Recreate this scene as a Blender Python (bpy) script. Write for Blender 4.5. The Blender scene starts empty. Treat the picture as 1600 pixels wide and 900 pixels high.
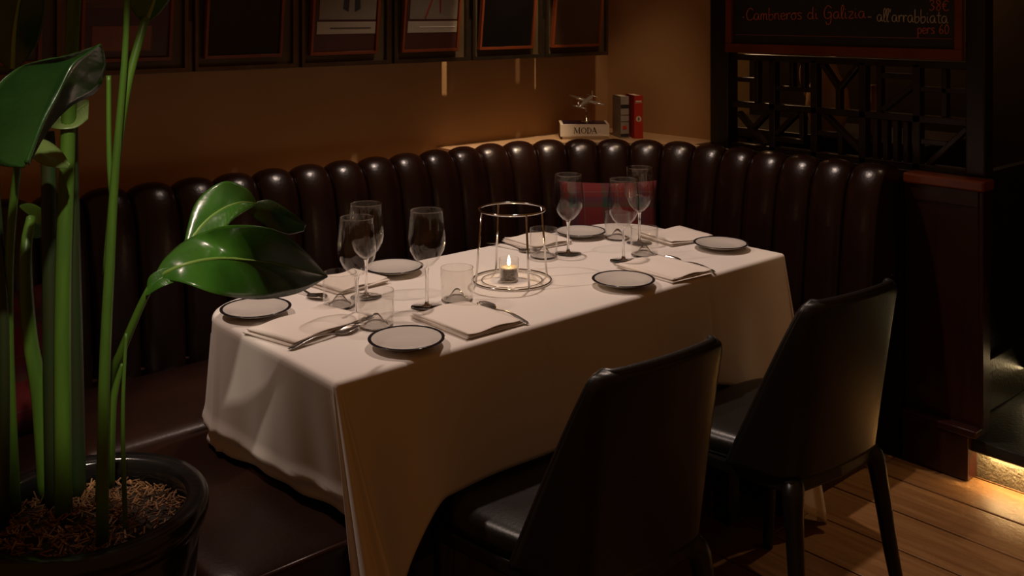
import bpy, bmesh, math, random
from mathutils import Vector, Matrix
random.seed(7)
PI = math.pi
SC = bpy.context.scene
C = SC.collection

# ---------------------------------------------------------------- camera
cam = bpy.data.objects.new('camera', bpy.data.cameras.new('camera'))
C.objects.link(cam); SC.camera = cam
cam.location = (0, 0, 1.43)
cam.rotation_euler = (PI/2, 0, math.radians(48.278 - 90))
cam.data.sensor_width = 36; cam.data.lens = 36*1547/1600
cam.data.shift_y = -430/1600
cam.data.clip_start = .02
# ---------------------------------------------------------------- world + room lights + exposure
W = bpy.data.worlds.new('world'); SC.world = W; W.use_nodes = True
W.node_tree.nodes['Background'].inputs[0].default_value = (1, .37, .085, 1)
W.node_tree.nodes['Background'].inputs[1].default_value = .070
SC.view_settings.view_transform = 'Standard'; SC.view_settings.look = 'None'
SC.view_settings.gamma = 1; SC.view_settings.use_curve_mapping = False
SC.view_settings.exposure = 0
def spot(name, loc, target, watts, size, blend, col, rad=.025):
    l = bpy.data.lights.new(name, 'SPOT'); o = bpy.data.objects.new(name, l); C.objects.link(o)
    o.location = loc; l.energy = watts; l.spot_size = math.radians(size); l.spot_blend = blend
    l.color = col; l.shadow_soft_size = rad
    o.rotation_euler = (Vector(target)-Vector(loc)).to_track_quat('-Z', 'Y').to_euler()
    return o
KEY = (1, .765, .635)
spot('ceiling_spot', (.45, 2.42, 2.5), (1.30, 1.86, .75), 52, 50, .5, KEY)
spot('ceiling_spot', (2.10, 2.17, 2.55), (2.0, 1.95, .75), 62, 80, .6, KEY)
spot('ceiling_spot', (2.60, 2.1, 2.6), (2.80, 2.75, .95), 24, 40, .5, (1, .68, .42))
spot('ceiling_spot', (.12, .35, 2.4), (.60, 1.615, 1.06), 85, 15, .5, (1, .84, .66))
spot('ceiling_spot', (2.25, 2.20, 2.55), (2.46, 2.80, 1.36), 75, 24, .4, (1, .72, .46), .012)
spot('ceiling_spot', (2.92, 1.35, 2.6), (2.52, 1.30, 0), 20, 30, .6, (1, .70, .42))

# ---------------------------------------------------------------- materials
MATS = {}
def mat(name, col, rough=.5, metal=0., spec=.5, noise=None, bump=None, coat=0, emit=None, sheen=0):
    """procedural principled; noise=(scale, second colour, detail), bump=(scale, strength)"""
    if name in MATS: return MATS[name]
    m = bpy.data.materials.new(name); m.use_nodes = True
    nt = m.node_tree; b = nt.nodes['Principled BSDF']
    b.inputs['Base Color'].default_value = (*col, 1); b.inputs['Roughness'].default_value = rough
    b.inputs['Metallic'].default_value = metal; b.inputs['Specular IOR Level'].default_value = spec
    b.inputs['Coat Weight'].default_value = coat; b.inputs['Coat Roughness'].default_value = .15
    b.inputs['Sheen Weight'].default_value = sheen
    tc = nt.nodes.new('ShaderNodeTexCoord')
    if noise:
        n = nt.nodes.new('ShaderNodeTexNoise'); n.inputs['Scale'].default_value = noise[0]; n.inputs['Detail'].default_value = noise[2]
        mp = nt.nodes.new('ShaderNodeMapping'); nt.links.new(tc.outputs['Object'], mp.inputs[0])
        if len(noise) > 3: mp.inputs['Scale'].default_value = noise[3]
        nt.links.new(mp.outputs[0], n.inputs['Vector'])
        r = nt.nodes.new('ShaderNodeValToRGB'); r.color_ramp.elements[0].position = .35; r.color_ramp.elements[1].position = .65
        r.color_ramp.elements[0].color = (*col, 1); r.color_ramp.elements[1].color = (*noise[1], 1)
        nt.links.new(n.outputs['Fac'], r.inputs[0]); nt.links.new(r.outputs[0], b.inputs['Base Color'])
    if bump:
        n = nt.nodes.new('ShaderNodeTexNoise'); n.inputs['Scale'].default_value = bump[0]; n.inputs['Detail'].default_value = 4
        nt.links.new(tc.outputs['Object'], n.inputs['Vector'])
        bm_ = nt.nodes.new('ShaderNodeBump'); bm_.inputs['Strength'].default_value = bump[1]; bm_.inputs['Distance'].default_value = .01
        nt.links.new(n.outputs['Fac'], bm_.inputs['Height']); nt.links.new(bm_.outputs[0], b.inputs['Normal'])
    if emit:
        b.inputs['Emission Color'].default_value = (*emit[0], 1); b.inputs['Emission Strength'].default_value = emit[1]
    MATS[name] = m; return m
def glass_mat(name, tint=(.99, .99, .985), gl=1.0):
    m = bpy.data.materials.new(name); m.use_nodes = True; nt = m.node_tree; nt.nodes.clear()
    o = nt.nodes.new('ShaderNodeOutputMaterial'); mx = nt.nodes.new('ShaderNodeMixShader')
    t = nt.nodes.new('ShaderNodeBsdfTransparent'); t.inputs[0].default_value = (*tint, 1)
    g = nt.nodes.new('ShaderNodeBsdfGlossy'); g.inputs['Roughness'].default_value = .02; g.inputs[0].default_value = (gl, gl, gl, 1)
    lw = nt.nodes.new('ShaderNodeLayerWeight'); lw.inputs[0].default_value = .5
    pw = nt.nodes.new('ShaderNodeMath'); pw.operation = 'POWER'; pw.inputs[1].default_value = 4.0; nt.links.new(lw.outputs['Facing'], pw.inputs[0])
    f = nt.nodes.new('ShaderNodeMath'); f.operation = 'MULTIPLY_ADD'; f.inputs[1].default_value = .8; f.inputs[2].default_value = .03
    nt.links.new(pw.outputs[0], f.inputs[0]); nt.links.new(f.outputs[0], mx.inputs[0]); nt.links.new(t.outputs[0], mx.inputs[1]); nt.links.new(g.outputs[0], mx.inputs[2])
    nt.links.new(mx.outputs[0], o.inputs[0]); return m
M_WALL = mat('brown_plaster', (.46, .27, .12), .75, noise=(3, (.42, .24, .10), 6), bump=(40, .05))
M_LEDGE = mat('tan_ledge', (.55, .36, .2), .5, noise=(6, (.48, .3, .16), 4))
M_PLANK = mat('pine_plank', (.36, .19, .075), .42, noise=(5, (.25, .115, .04), 8, (9, .55, 9)), bump=(60, .15))
M_PLANK2 = mat('pine_plank_dark', (.29, .145, .055), .42, noise=(5, (.19, .085, .03), 8, (9, .55, 9)), bump=(60, .15))
M_SUB = mat('subfloor', (.02, .012, .008), .9)
M_LEATHER = mat('oxblood_leather', (.017, .0052, .003), .27, spec=.5, noise=(9, (.012, .0036, .0022), 5), bump=(90, .06))
M_SEAT = mat('seat_leather', (.022, .007, .0035), .38, spec=.4, noise=(7, (.016, .005, .0026), 5), bump=(90, .06))
M_PIPING = mat('seat_piping', (.04, .013, .008), .3)
M_BLACK = mat('black_leather', (.011, .0095, .0085), .36, spec=.5, bump=(160, .05), noise=(12, (.009, .008, .007), 3))
M_REDWOOD = mat('mahogany', (.034, .0075, .004), .3, noise=(6, (.022, .005, .003), 6, (6, 6, .6)))
M_REDWOOD_H = mat('mahogany_frame', (.20, .045, .014), .3, noise=(6, (.14, .03, .009), 6))
M_DARKWOOD = mat('ebonised_wood', (.016, .010, .007), .32, noise=(8, (.011, .007, .005), 5))
M_LATTICE = mat('lattice_wood', (.026, .013, .007), .3, noise=(12, (.018, .009, .005), 4))
M_CLOTH = mat('white_linen', (.80, .75, .70), .85, spec=.15, bump=(420, .03), sheen=.1)
M_NAPKIN = mat('napkin_linen', (.82, .75, .68), .9, spec=.1, bump=(300, .06))
M_PORC = mat('porcelain', (.62, .58, .53), .12, spec=.5)
M_PRIM = mat('plate_rim', (.012, .013, .018), .15)
M_STEEL = mat('cutlery_steel', (.66, .62, .57), .24, metal=1, noise=(30, (.55, .53, .5), 3))
M_CHROME = mat('chrome', (.72, .71, .69), .1, metal=1)
M_SILVER = mat('polished_silver', (.85, .83, .8), .28, metal=.85)
M_FRAMEST = mat('bronze_steel', (.16, .12, .08), .28, metal=.9, noise=(14, (.12, .09, .06), 3))
M_OLIVE = mat('olive_panel', (.075, .05, .022), .4, noise=(8, (.055, .036, .016), 4))
M_GLASS = glass_mat('clear_glass'); M_GLASS2 = glass_mat('thick_glass', (.975, .97, .96))
M_REALGLASS = mat('solid_glass', (1, 1, 1), .01); M_REALGLASS.node_tree.nodes['Principled BSDF'].inputs['Transmission Weight'].default_value = 1
M_WAX = mat('frosted_wax', (.30, .26, .21), .5, noise=(160, (.22, .19, .15), 2), bump=(220, .4))
M_FLAME = mat('flame', (1, .8, .4), .5, emit=((1, .72, .34), 26))
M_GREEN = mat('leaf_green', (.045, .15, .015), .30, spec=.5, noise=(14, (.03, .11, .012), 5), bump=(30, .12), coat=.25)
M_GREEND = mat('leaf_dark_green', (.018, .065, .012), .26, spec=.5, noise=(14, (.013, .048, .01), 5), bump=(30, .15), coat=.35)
M_GREENP = mat('leaf_pale_green', (.16, .24, .07), .4, noise=(18, (.11, .18, .05), 5), bump=(30, .1))
M_RIB = mat('leaf_rib', (.22, .36, .07), .35, noise=(20, (.18, .30, .06), 3))
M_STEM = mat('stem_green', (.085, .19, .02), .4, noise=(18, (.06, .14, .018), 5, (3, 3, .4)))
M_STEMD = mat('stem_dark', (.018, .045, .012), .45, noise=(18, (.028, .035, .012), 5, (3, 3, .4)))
M_SOIL = mat('soil', (.02, .012, .007), .95, noise=(30, (.03, .018, .01), 6), bump=(60, 1))
M_CHIP = mat('bark_chip', (.30, .15, .055), .8, noise=(40, (.16, .075, .03), 4))
M_POT = mat('glazed_pot', (.010, .010, .010), .16, spec=.6, noise=(20, (.014, .013, .012), 3))
M_STONE = mat('step_face', (.20, .17, .12), .55, noise=(60, (.13, .105, .07), 6), bump=(120, .5))
M_STEPTOP = mat('step_tread', (.022, .022, .018), .35, noise=(20, (.016, .017, .013), 4), bump=(80, .2))
M_LED = mat('led_strip', (1, .8, .5), .5, emit=((1, .68, .30), 105))
M_BOARD = mat('blackboard', (.012, .011, .010), .6, noise=(5, (.020, .017, .015), 6))
M_CHALK = mat('white_chalk', (.62, .58, .5), .95); M_CHALKR = mat('pink_chalk', (.62, .17, .11), .95)
M_PAPER = mat('page_paper', (.72, .64, .53), .8, noise=(10, (.66, .58, .47), 3))
M_RED = mat('red_cover', (.52, .035, .02), .45, noise=(12, (.46, .03, .018), 3))
M_INK = mat('black_ink', (.02, .018, .018), .7)
M_GREYBK = mat('grey_cover', (.36, .33, .29), .55, noise=(14, (.28, .25, .22), 3))
M_PLUM = mat('plum_cover', (.05, .018, .06), .3, noise=(25, (.015, .012, .03), 3))
M_PRINT = mat('print_grey', (.19, .155, .115), .5, noise=(9, (.15, .12, .09), 4))
M_MAT = mat('print_mat', (.055, .014, .008), .5, noise=(7, (.045, .011, .006), 4))
M_DARKPR = mat('print_black', (.006, .005, .005), .12, noise=(4, (.009, .007, .006), 3))
M_BROWNPR = mat('print_brown', (.05, .026, .012), .3, noise=(5, (.04, .02, .01), 4))
M_FAR = mat('far_plaster', (.34, .22, .09), .8, noise=(4, (.30, .19, .08), 4))
M_JUG = mat('stoneware_jug', (.50, .33, .19), .4, noise=(10, (.42, .27, .15), 4))
M_AMBER = mat('amber_glaze', (.28, .12, .04), .3, noise=(10, (.22, .09, .03), 4))

def tartan():
    m = bpy.data.materials.new('red_tartan'); m.use_nodes = True; nt = m.node_tree; b = nt.nodes['Principled BSDF']
    b.inputs['Roughness'].default_value = .9
    tc = nt.nodes.new('ShaderNodeTexCoord'); sx = nt.nodes.new('ShaderNodeSeparateXYZ'); nt.links.new(tc.outputs['Object'], sx.inputs[0])
    def bands(out, off):
        a = nt.nodes.new('ShaderNodeMath'); a.operation = 'MULTIPLY_ADD'; a.inputs[1].default_value = 8.3; a.inputs[2].default_value = off
        nt.links.new(out, a.inputs[0]); f = nt.nodes.new('ShaderNodeMath'); f.operation = 'FRACT'; nt.links.new(a.outputs[0], f.inputs[0])
        r = nt.nodes.new('ShaderNodeValToRGB'); r.color_ramp.interpolation = 'CONSTANT'
        e = r.color_ramp.elements; e[0].color = (.11, .004, .005, 1); e[1].position = .45; e[1].color = (.01, .035, .018, 1)
        for p, c in ((.58, (.015, .012, .03, 1)), (.75, (.075, .003, .004, 1)), (.90, (.08, .06, .05, 1)), (.925, (.11, .004, .005, 1))):
            x = e.new(p); x.color = c
        nt.links.new(f.outputs[0], r.inputs[0]); return r.outputs[0]
    mx = nt.nodes.new('ShaderNodeMixRGB'); mx.inputs[0].default_value = .5
    nt.links.new(bands(sx.outputs[0], .7), mx.inputs[1]); nt.links.new(bands(sx.outputs[2], .8), mx.inputs[2])
    nt.links.new(mx.outputs[0], b.inputs['Base Color']); return m
M_TARTAN = tartan()

# ---------------------------------------------------------------- mesh helpers
class MB:
    def __init__(s): s.v = []; s.f = []
    def add(s, vs, fs):
        n = len(s.v); s.v += [tuple(v) for v in vs]; s.f += [tuple(i+n for i in f) for f in fs]; return s
    def box(s, x0, x1, y0, y1, z0, z1, M=None):
        vs = [Vector((x, y, z)) for z in (z0, z1) for y in (y0, y1) for x in (x0, x1)]
        if M: vs = [M @ v for v in vs]
        return s.add(vs, [(0, 2, 3, 1), (4, 5, 7, 6), (0, 1, 5, 4), (1, 3, 7, 5), (3, 2, 6, 7), (2, 0, 4, 6)])
    def bar(s, a, b, w, h, up=(0, 0, 1)):
        a, b = Vector(a), Vector(b); d = (b-a).normalized(); u = Vector(up)
        r = d.cross(u)
        if r.length < 1e-4: r = d.cross(Vector((1, 0, 0)))
        r.normalize(); u = r.cross(d).normalized()
        vs = [p + r*(i*w/2) + u*(j*h/2) for p in (a, b) for (i, j) in ((-1, -1), (1, -1), (1, 1), (-1, 1))]
        return s.add(vs, [(3, 2, 1, 0), (4, 5, 6, 7), (0, 1, 5, 4), (1, 2, 6, 5), (2, 3, 7, 6), (3, 0, 4, 7)])
    def tube(s, pts, r, seg=10, closed=False):
        pts = [Vector(p) for p in pts]; n = len(pts); rs = r if isinstance(r, (list, tuple)) else [r]*n
        rings = []; ref = None
        for i, p in enumerate(pts):
            if closed: t = pts[(i+1) % n]-pts[i-1]
            else: t = pts[min(i+1, n-1)]-pts[max(i-1, 0)]
            t.normalize()
            if ref is None: ref = t.orthogonal().normalized()
            ref = (ref - t*ref.dot(t)).normalized(); b = t.cross(ref)
            rings.append([p + (ref*math.cos(2*PI*k/seg)+b*math.sin(2*PI*k/seg))*rs[i] for k in range(seg)])
        vs = [v for R in rings for v in R]; fs = []
        for i in range(n if closed else n-1):
            for k in range(seg):
                a = i*seg; b2 = ((i+1) % n)*seg; k2 = (k+1) % seg
                fs.append((a+k, a+k2, b2+k2, b2+k))
        if not closed: fs += [tuple(range(seg))[::-1], tuple((n-1)*seg+k for k in range(seg))]
        return s.add(vs, fs)
    def lathe(s, prof, seg=32, o=(0, 0, 0)):
        vs = []; fs = []; n = len(prof)
        for k in range(seg):
            a = 2*PI*k/seg
            for r, z in prof: vs.append((o[0]+r*math.cos(a), o[1]+r*math.sin(a), o[2]+z))
        for k in range(seg):
            for i in range(n-1):
                a = k*n+i; b = ((k+1) % seg)*n+i; fs.append((a, b, b+1, a+1))
        return s.add(vs, fs)
    def grid(s, fn, nu, nv, closed_u=False):
        vs = [fn(i/(nu if closed_u else nu-1), j/(nv-1)) for i in range(nu) for j in range(nv)]; fs = []
        for i in range(nu if closed_u else nu-1):
            for j in range(nv-1):
                a = i*nv+j; b = ((i+1) % nu)*nv+j; fs.append((a, b, b+1, a+1))
        return s.add(vs, fs)
    def prism(s, poly, z0, z1):
        n = len(poly); vs = [(x, y, z0) for x, y in poly]+[(x, y, z1) for x, y in poly]
        fs = [tuple(range(n))[::-1], tuple(range(n, 2*n))]+[(i, (i+1) % n, n+(i+1) % n, n+i) for i in range(n)]
        return s.add(vs, fs)
    def mesh(s, name):
        me = bpy.data.meshes.new(name); me.from_pydata(s.v, [], s.f)
        b = bmesh.new(); b.from_mesh(me); bmesh.ops.remove_doubles(b, verts=b.verts, dist=1e-5)
        bmesh.ops.recalc_face_normals(b, faces=b.faces); b.to_mesh(me); b.free(); me.update(); return me
def obj(name, mb, m, parent=None, smooth=False, bevel=0, loc=None, rz=None, sub=0, solid=0):
    me = mb.mesh(name) if isinstance(mb, MB) else mb
    if m and not me.materials: me.materials.append(m)
    o = bpy.data.objects.new(name, me); C.objects.link(o); o.parent = parent
    if loc is not None: o.location = loc
    if rz is not None: o.rotation_euler.z = rz
    if solid: md = o.modifiers.new('solid', 'SOLIDIFY'); md.thickness = solid; md.offset = 0
    if bevel: md = o.modifiers.new('bevel', 'BEVEL'); md.width = bevel; md.segments = 2; md.limit_method = 'ANGLE'
    if sub: md = o.modifiers.new('sub', 'SUBSURF'); md.levels = sub; md.render_levels = sub
    if smooth:
        for p in me.polygons: p.use_smooth = True
    return o
def tag(o, label, cat, group=None, kind=None):
    o['label'] = label; o['category'] = cat
    if group: o['group'] = group
    if kind: o['kind'] = kind
    return o
def thing(name, label, cat, loc=(0, 0, 0), rz=0, group=None):
    o = bpy.data.objects.new(name, None); C.objects.link(o); o.location = loc; o.rotation_euler.z = rz
    o.empty_display_size = .05
    return tag(o, label, cat, group)
def struct(name, mb, m, **k):
    o = obj(name, mb, m, **k); o['kind'] = 'structure'; return o
def dup(root, loc, rz, label, group):
    r = root.copy(); C.objects.link(r); r.location = loc; r.rotation_euler.z = rz; r['label'] = label; r['group'] = group
    for ch in root.children:
        c = ch.copy(); C.objects.link(c); c.parent = r
        for g in ch.children:
            d = g.copy(); C.objects.link(d); d.parent = c
    return r
def catmull(pts, n):
    P_ = [Vector(p) for p in pts]; m = len(P_)-1; out = []
    for i in range(n):
        t = i/(n-1)*m; k = min(int(t), m-1); u = t-k
        p0, p1, p2, p3 = P_[max(k-1, 0)], P_[k], P_[k+1], P_[min(k+2, m)]
        out.append(.5*((2*p1)+(p2-p0)*u+(2*p0-5*p1+4*p2-p3)*u*u+(3*p1-p0-3*p2+p3)*u**3))
    return out
def smoothstep(a, b, x):
    t = max(0, min(1, (x-a)/(b-a))); return t*t*(3-2*t)

# ================================================================ SETTING
WY, WX = 2.96, 3.20            # back wall plane, right wall plane
struct('wall_back', MB().box(-2.0, WX+.1, WY, WY+.1, -.1, 2.9), M_WALL)
struct('wall_right', MB().box(WX, WX+.1, 2.36, WY, -.1, 2.9), M_WALL)
fl = struct('floor', MB().box(-.6, 3.12, -1.2, WY, -.10, -.022), M_SUB)
pm = {}
x = 2.335-.19*15; k = 0
while x < 3.1:
    y = -1.2 - (k*.73) % 1.1
    while y < WY:
        L = 1.9; y0, y1 = max(y, -1.2), min(y+L, WY); x1 = min(x+.19, 3.12)
        if y1-y0 > .05:
            dz = random.uniform(-.0015, .0015)
            o = obj('plank', MB().box(x+.0035, x1-.0035, y0+.0015, y1-.0015, -.022, dz), [M_PLANK, M_PLANK2][(k*7+int(y*3)) % 2], fl, bevel=.002)
        y += L
    x += .19; k += 1
# solid partition below the lattice, side returns, the raised floor beyond
struct('wall_partition', MB().box(3.10, 3.20, 1.40, 2.36, 0, .905), M_DARKWOOD)
struct('wall_far', MB().box(4.75, 4.85, -1.2, 3.6, 0, 2.9), M_DARKWOOD)
struct('wall_far_side', MB().box(3.30, 4.75, 3.3, 3.4, 0, 2.9), M_FAR)
stp = struct('floor_raised', MB().box(3.10, 4.75, -1.2, 1.40, -.05, .085).box(3.20, 4.75, 1.40, 3.3, -.05, .12), M_STONE)
obj('tread', MB().box(3.070, 3.60, -1.2, 1.395, .099, .125).box(3.070, 3.078, -1.2, 1.395, .086, .099), M_STEPTOP, stp, bevel=.004)
obj('riser', MB().box(3.60, 4.75, -1.2, 1.395, .125, .195), M_STONE, stp)
obj('tread', MB().box(3.575, 4.75, -1.2, 1.395, .21, .235), M_STEPTOP, stp, bevel=.004)
obj('led_strip', MB().box(3.082, 3.097, .75, 1.29, .0925, .0985), M_LED, stp)
obj('led_strip', MB().box(3.585, 3.598, .2, 1.37, .2005, .2075), mat('added_step_glow', (1, .8, .5), .5, emit=((1, .72, .36), 7)), stp)  # second strip added to brighten the lower tread and side wall
struct('wall_step_side', MB().box(3.13, 4.75, 1.40, 1.43, .12, .9), M_STEPTOP)
struct('baseboard_step_side', MB().box(3.13, 4.75, 1.375, 1.40, .125, .30), M_STEPTOP, bevel=.006)

# ================================================================ BANQUETTE
CY, CXE, R = 2.80, 3.0, .66      # crest line along the wall, along the partition, corner radius
XS = -.1
L1 = (CXE-R)-XS; LA = R*PI/2; L2 = (CY-R)-1.545
def crest(s):
    """point and inward normal on the crest path, s in metres"""
    if s <= L1: return Vector((XS+s, CY, 0)), Vector((0, -1, 0))
    if s <= L1+LA:
        a = PI/2-(s-L1)/R; n = Vector((math.cos(a), math.sin(a), 0))
        return Vector((CXE-R, CY-R, 0))+n*R, -n
    return Vector((CXE, CY-R-(s-L1-LA), 0)), Vector((-1, 0, 0))
LT = L1+LA+L2
banq = thing('banquette', 'dark oxblood leather channel-back corner banquette wrapping around the table', 'banquette', (1.5, 2.75, 0))
def bchild(name, mb, m, **k):
    o = obj(name, mb, m, banq, **k); o.location = (-1.5, -2.75, 0); return o
PROF = [(.135, .42), (.128, .52), (.115, .64), (.10, .76), (.085, .845), (.066, .895), (.04, .93), (.008, .944), (-.022, .938), (-.042, .915), (-.048, .86)]
PROF = [(p.x, p.y) for p in catmull([(a, b, 0) for a, b in PROF], 26)]
N = round(LT/.128)
for i in range(N):
    s0, s1 = LT*i/N, LT*(i+1)/N
    def fn(u, v, s0=s0, s1=s1):
        s = s0+(s1-s0)*u; p, n = crest(s); k = v*25
        a, z = PROF[int(round(k))]; j = int(round(k))
        a0, z0 = PROF[max(j-1, 0)]; a1, z1 = PROF[min(j+1, 25)]
        tx, tz = a1-a0, z1-z0; l = math.hypot(tx, tz); nx, nz = tz/l, -tx/l    # outward of profile
        puff = (abs(1-(2*u-1)**2))**.5*.030-.028
        return p+n*(a+nx*puff)+Vector((0, 0, z+nz*puff))
    # finer spacing towards the seams
    def gn(u, v): return fn(.5-.5*math.cos(PI*u), v)
    bchild('channel', MB().grid(gn, 13, 26), M_LEATHER, smooth=True)
# end cap of the back
p, n = crest(LT)
cap = MB(); cap.add([(CXE-a, 1.545, z) for a, z in PROF]+[(CXE-.0, 1.545, .42)], [tuple(range(27))])
bchild('end_cap', cap, M_LEATHER)
# seats
def cushion(x0, x1, y0, y1, z0, z1):
    def f(u, v):
        a = 2*PI*u; ca, sa = math.cos(a), math.sin(a); e = .16
        sx = math.copysign(abs(ca)**e, ca); sy = math.copysign(abs(sa)**e, sa)
        prof = [(0, 0), (.94, 0), (.99, .12), (1, .35), (1, .65), (.985, .86), (.94, .96), (.8, 1.0), (.4, 1.04), (0, 1.06)]
        i = int(round(v*9)); r, z = prof[i]
        hx, hy = (x1-x0)/2, (y1-y0)/2
        k = min(hx, hy)*(1-r) if r > .5 else None
        if k is None: px, py = hx*r*sx, hy*r*sy
        else: px, py = (hx-k)*sx, (hy-k)*sy
        return ((x0+x1)/2+px, (y0+y1)/2+py, z0+(z1-z0)*z)
    return MB().grid(f, 96, 10, True)
for c in ((.10, .742, 2.245, 2.68), (.745, 1.35, 1.575, 2.24), (.745, 1.35, 2.245, 2.68), (1.352, 2.36, 2.25, 2.68), (2.42, 2.88, 1.58, 2.30)):
    bchild('seat_cushion', cushion(*c, .34, .452), M_SEAT, smooth=True)
bchild('corner_cushion', MB().prism([(2.365, 2.31)]+[(2.88, 2.31)]+[(CXE-R+.53*math.cos(a), CY-R+.53*math.sin(a)) for a in [PI/2*k/10 for k in range(4, 11)]], .34, .452), M_SEAT, bevel=.012)
bchild('piping', MB().tube([(.76, 2.688, .456), (1.35, 2.69, .458), (2.3, 2.69, .456)], .006), M_PIPING, smooth=True)
bchild('piping', MB().tube([(.76, 1.578, .445), (1.05, 1.576, .447), (1.335, 1.578, .445)], .005), M_PIPING, smooth=True)
bchild('base', MB().box(.12, .775, 2.28, 2.66, 0, .34), M_DARKWOOD)
bchild('base', MB().box(.78, 1.32, 1.62, 2.60, 0, .34).box(1.32, 2.45, 2.32, 2.70, 0, .34).box(2.47, 2.86, 1.62, 2.60, 0, .34), M_DARKWOOD)
bchild('seat_end_panel', MB().box(2.44, 2.90, 1.585, 1.615, .0, .335), M_REDWOOD, bevel=.004)
# ledge behind the crest
arc = [crest(L1+LA*k/14)[0]-crest(L1+LA*k/14)[1]*.042 for k in range(15)]
poly = [(XS, CY+.042)]+[(q.x, q.y) for q in arc]+[(CXE+.042, 2.37), (WX, 2.37), (WX, WY), (XS, WY)]
poly = [(2.26, CY+.042)]+[(q.x, q.y) for q in arc if q.x > 2.26]+[(CXE+.042, 2.37), (WX, 2.37), (WX, WY), (2.26, WY)]
struct('trim_1', MB().prism(poly, .84, .926), M_LEDGE)
struct('trim_3', MB().box(XS, 2.26, CY+.042, WY, .84, .895), M_LEDGE)
struct('trim_2', MB().box(CXE+.042, 3.10, 1.545, 2.37, 0, .905), M_DARKWOOD)
# end panel of the banquette
ep = thing('banquette_end_panel', 'dark mahogany end panel closing the banquette beside the step', 'panel', (3.10, 1.42, 0))
def echild(name, mb, m, **k):
    o = obj(name, mb, m, ep, **k); o.location = (-3.10, -1.42, 0)
echild('panel', MB().box(3.072, 3.118, 1.305, 1.54, .16, .885), M_REDWOOD, bevel=.004)
echild('top_rail', MB().box(3.055, 3.135, 1.285, 1.54, .885, .918), M_REDWOOD_H, bevel=.006)  # brighter mahogany than the panel, paints in the light on its top edge
echild('rail', MB().box(3.066, 3.0718, 1.305, 1.54, .835, .885), M_REDWOOD, bevel=.002)
echild('plinth', MB().box(3.04, 3.135, 1.325, 1.535, 0.003, .14), M_REDWOOD, bevel=.003)
echild('plinth_cap', MB().box(3.034, 3.138, 1.30, 1.538, .14, .162), M_REDWOOD, bevel=.004)
echild('edge_strip', MB().box(3.068, 3.122, 1.292, 1.3048, .163, .884), M_REDWOOD, bevel=.003)

# ================================================================ LATTICE SCREEN + CHALKBOARD
LX = 3.17
lat = thing('lattice_screen', 'dark wooden geometric lattice screen above the banquette', 'screen', (LX, 1.8, .905))
def lchild(name, mb, m=M_LATTICE, **k):
    o = obj(name, mb, m, lat, **k); o.location = (-LX, -1.8, -.905)
def lbar(y0, z0, y1, z1, w=.018, d=.03):
    lchild('bar', MB().bar((LX, y0, z0), (LX, y1, z1), d, w) if abs(y1-y0) > 1e-3 else MB().box(LX-d/2, LX+d/2, y0-w/2, y0+w/2, z0, z1), bevel=.0025)
lchild('post', MB().box(3.135, 3.20, 2.275, 2.36, .906, 2.85), M_DARKWOOD, bevel=.004)
lchild('post', MB().box(3.135, 3.20, 1.315, 1.375, .92, 2.85), M_DARKWOOD, bevel=.004)
YV = [2.262, 2.093, 1.92, 1.734, 1.543, 1.368]
ZB, ZM, ZT = .915, 1.082, 1.262
for y in YV[1:-1]: lbar(y, ZB, y, ZT, .026, .036)
for z in (ZB+.008, ZM, ZT): lchild('rail', MB().box(LX-.018, LX+.018, YV[-1], 2.275, z-.012, z+.012), bevel=.0025)
def cell(i, row):   # returns mapper from unit square (a: left->right, b: bottom->top)
    ya, yb = YV[i]-.013, YV[i+1]+.013; za, zb = (ZM+.012, ZT-.012) if row else (ZB+.02, ZM-.012)
    return lambda a, b: (ya+(yb-ya)*a, za+(zb-za)*b)
def strokes(i, row, segs):
    f = cell(i, row)
    for a0, b0, a1, b1 in segs: lbar(*f(a0, b0), *f(a1, b1))
strokes(0, 1, [(.60, 0, .60, 1), (0, .53, .55, .53)])
strokes(1, 1, [(0, .38, 1, .38), (.45, .42, .45, 1), (.78, .42, .78, 1)])
strokes(2, 1, [(.5, 0, .5, .45), (.5, .45, .1, 1), (.5, .45, .95, 1)])
strokes(3, 1, [(.28, 0, .28, 1), (.35, .05, 1, .62), (.3, .8, 1, .8)])
strokes(4, 1, [(.52, 0, .52, 1), (0, .55, 1, .55)])
strokes(0, 0, [(0, .85, .85, 0), (.45, .42, 1, 1)])
strokes(1, 0, [(0, .35, .62, 1), (0, .22, .8, .22), (.74, .3, .74, 1)])
strokes(2, 0, [(0, .5, .55, .5), (.55, 0, .55, .5), (.15, 1, 1, .15)])
strokes(3, 0, [(.2, 0, .2, 1), (.42, 0, .42, 1), (.64, 0, .64, 1), (.85, 0, .85, 1)])
strokes(4, 0, [(0, .55, .6, .55), (.15, 0, 1, .95)])

cb = thing('chalkboard', 'mahogany-framed blackboard with handwritten pink and white chalk menu', 'chalkboard', (3.13, 1.82, 1.28))
def cchild(name, mb, m, parent=None, **k):
    o = obj(name, mb, m, cb, **k); o.location = (-3.13, -1.82, -1.28); return o
Y0, Y1, Z0, Z1 = 2.272, 1.376, 1.280, 1.90
cchild('board', MB().box(3.128, 3.134, Y1+.02, Y0-.02, Z0+.02, Z1-.02), M_BOARD)
for (a, b, c, d) in ((Y1, Y0, Z0, Z0+.034), (Y1, Y0, Z1-.034, Z1), (Y1, Y1+.024, Z0+.034, Z1-.034), (Y0-.026, Y0, Z0+.034, Z1-.034)):
    cchild('frame_rail', MB().box(3.112, 3.1345, a, b, c, d), M_REDWOOD_H, bevel=.003)
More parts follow.
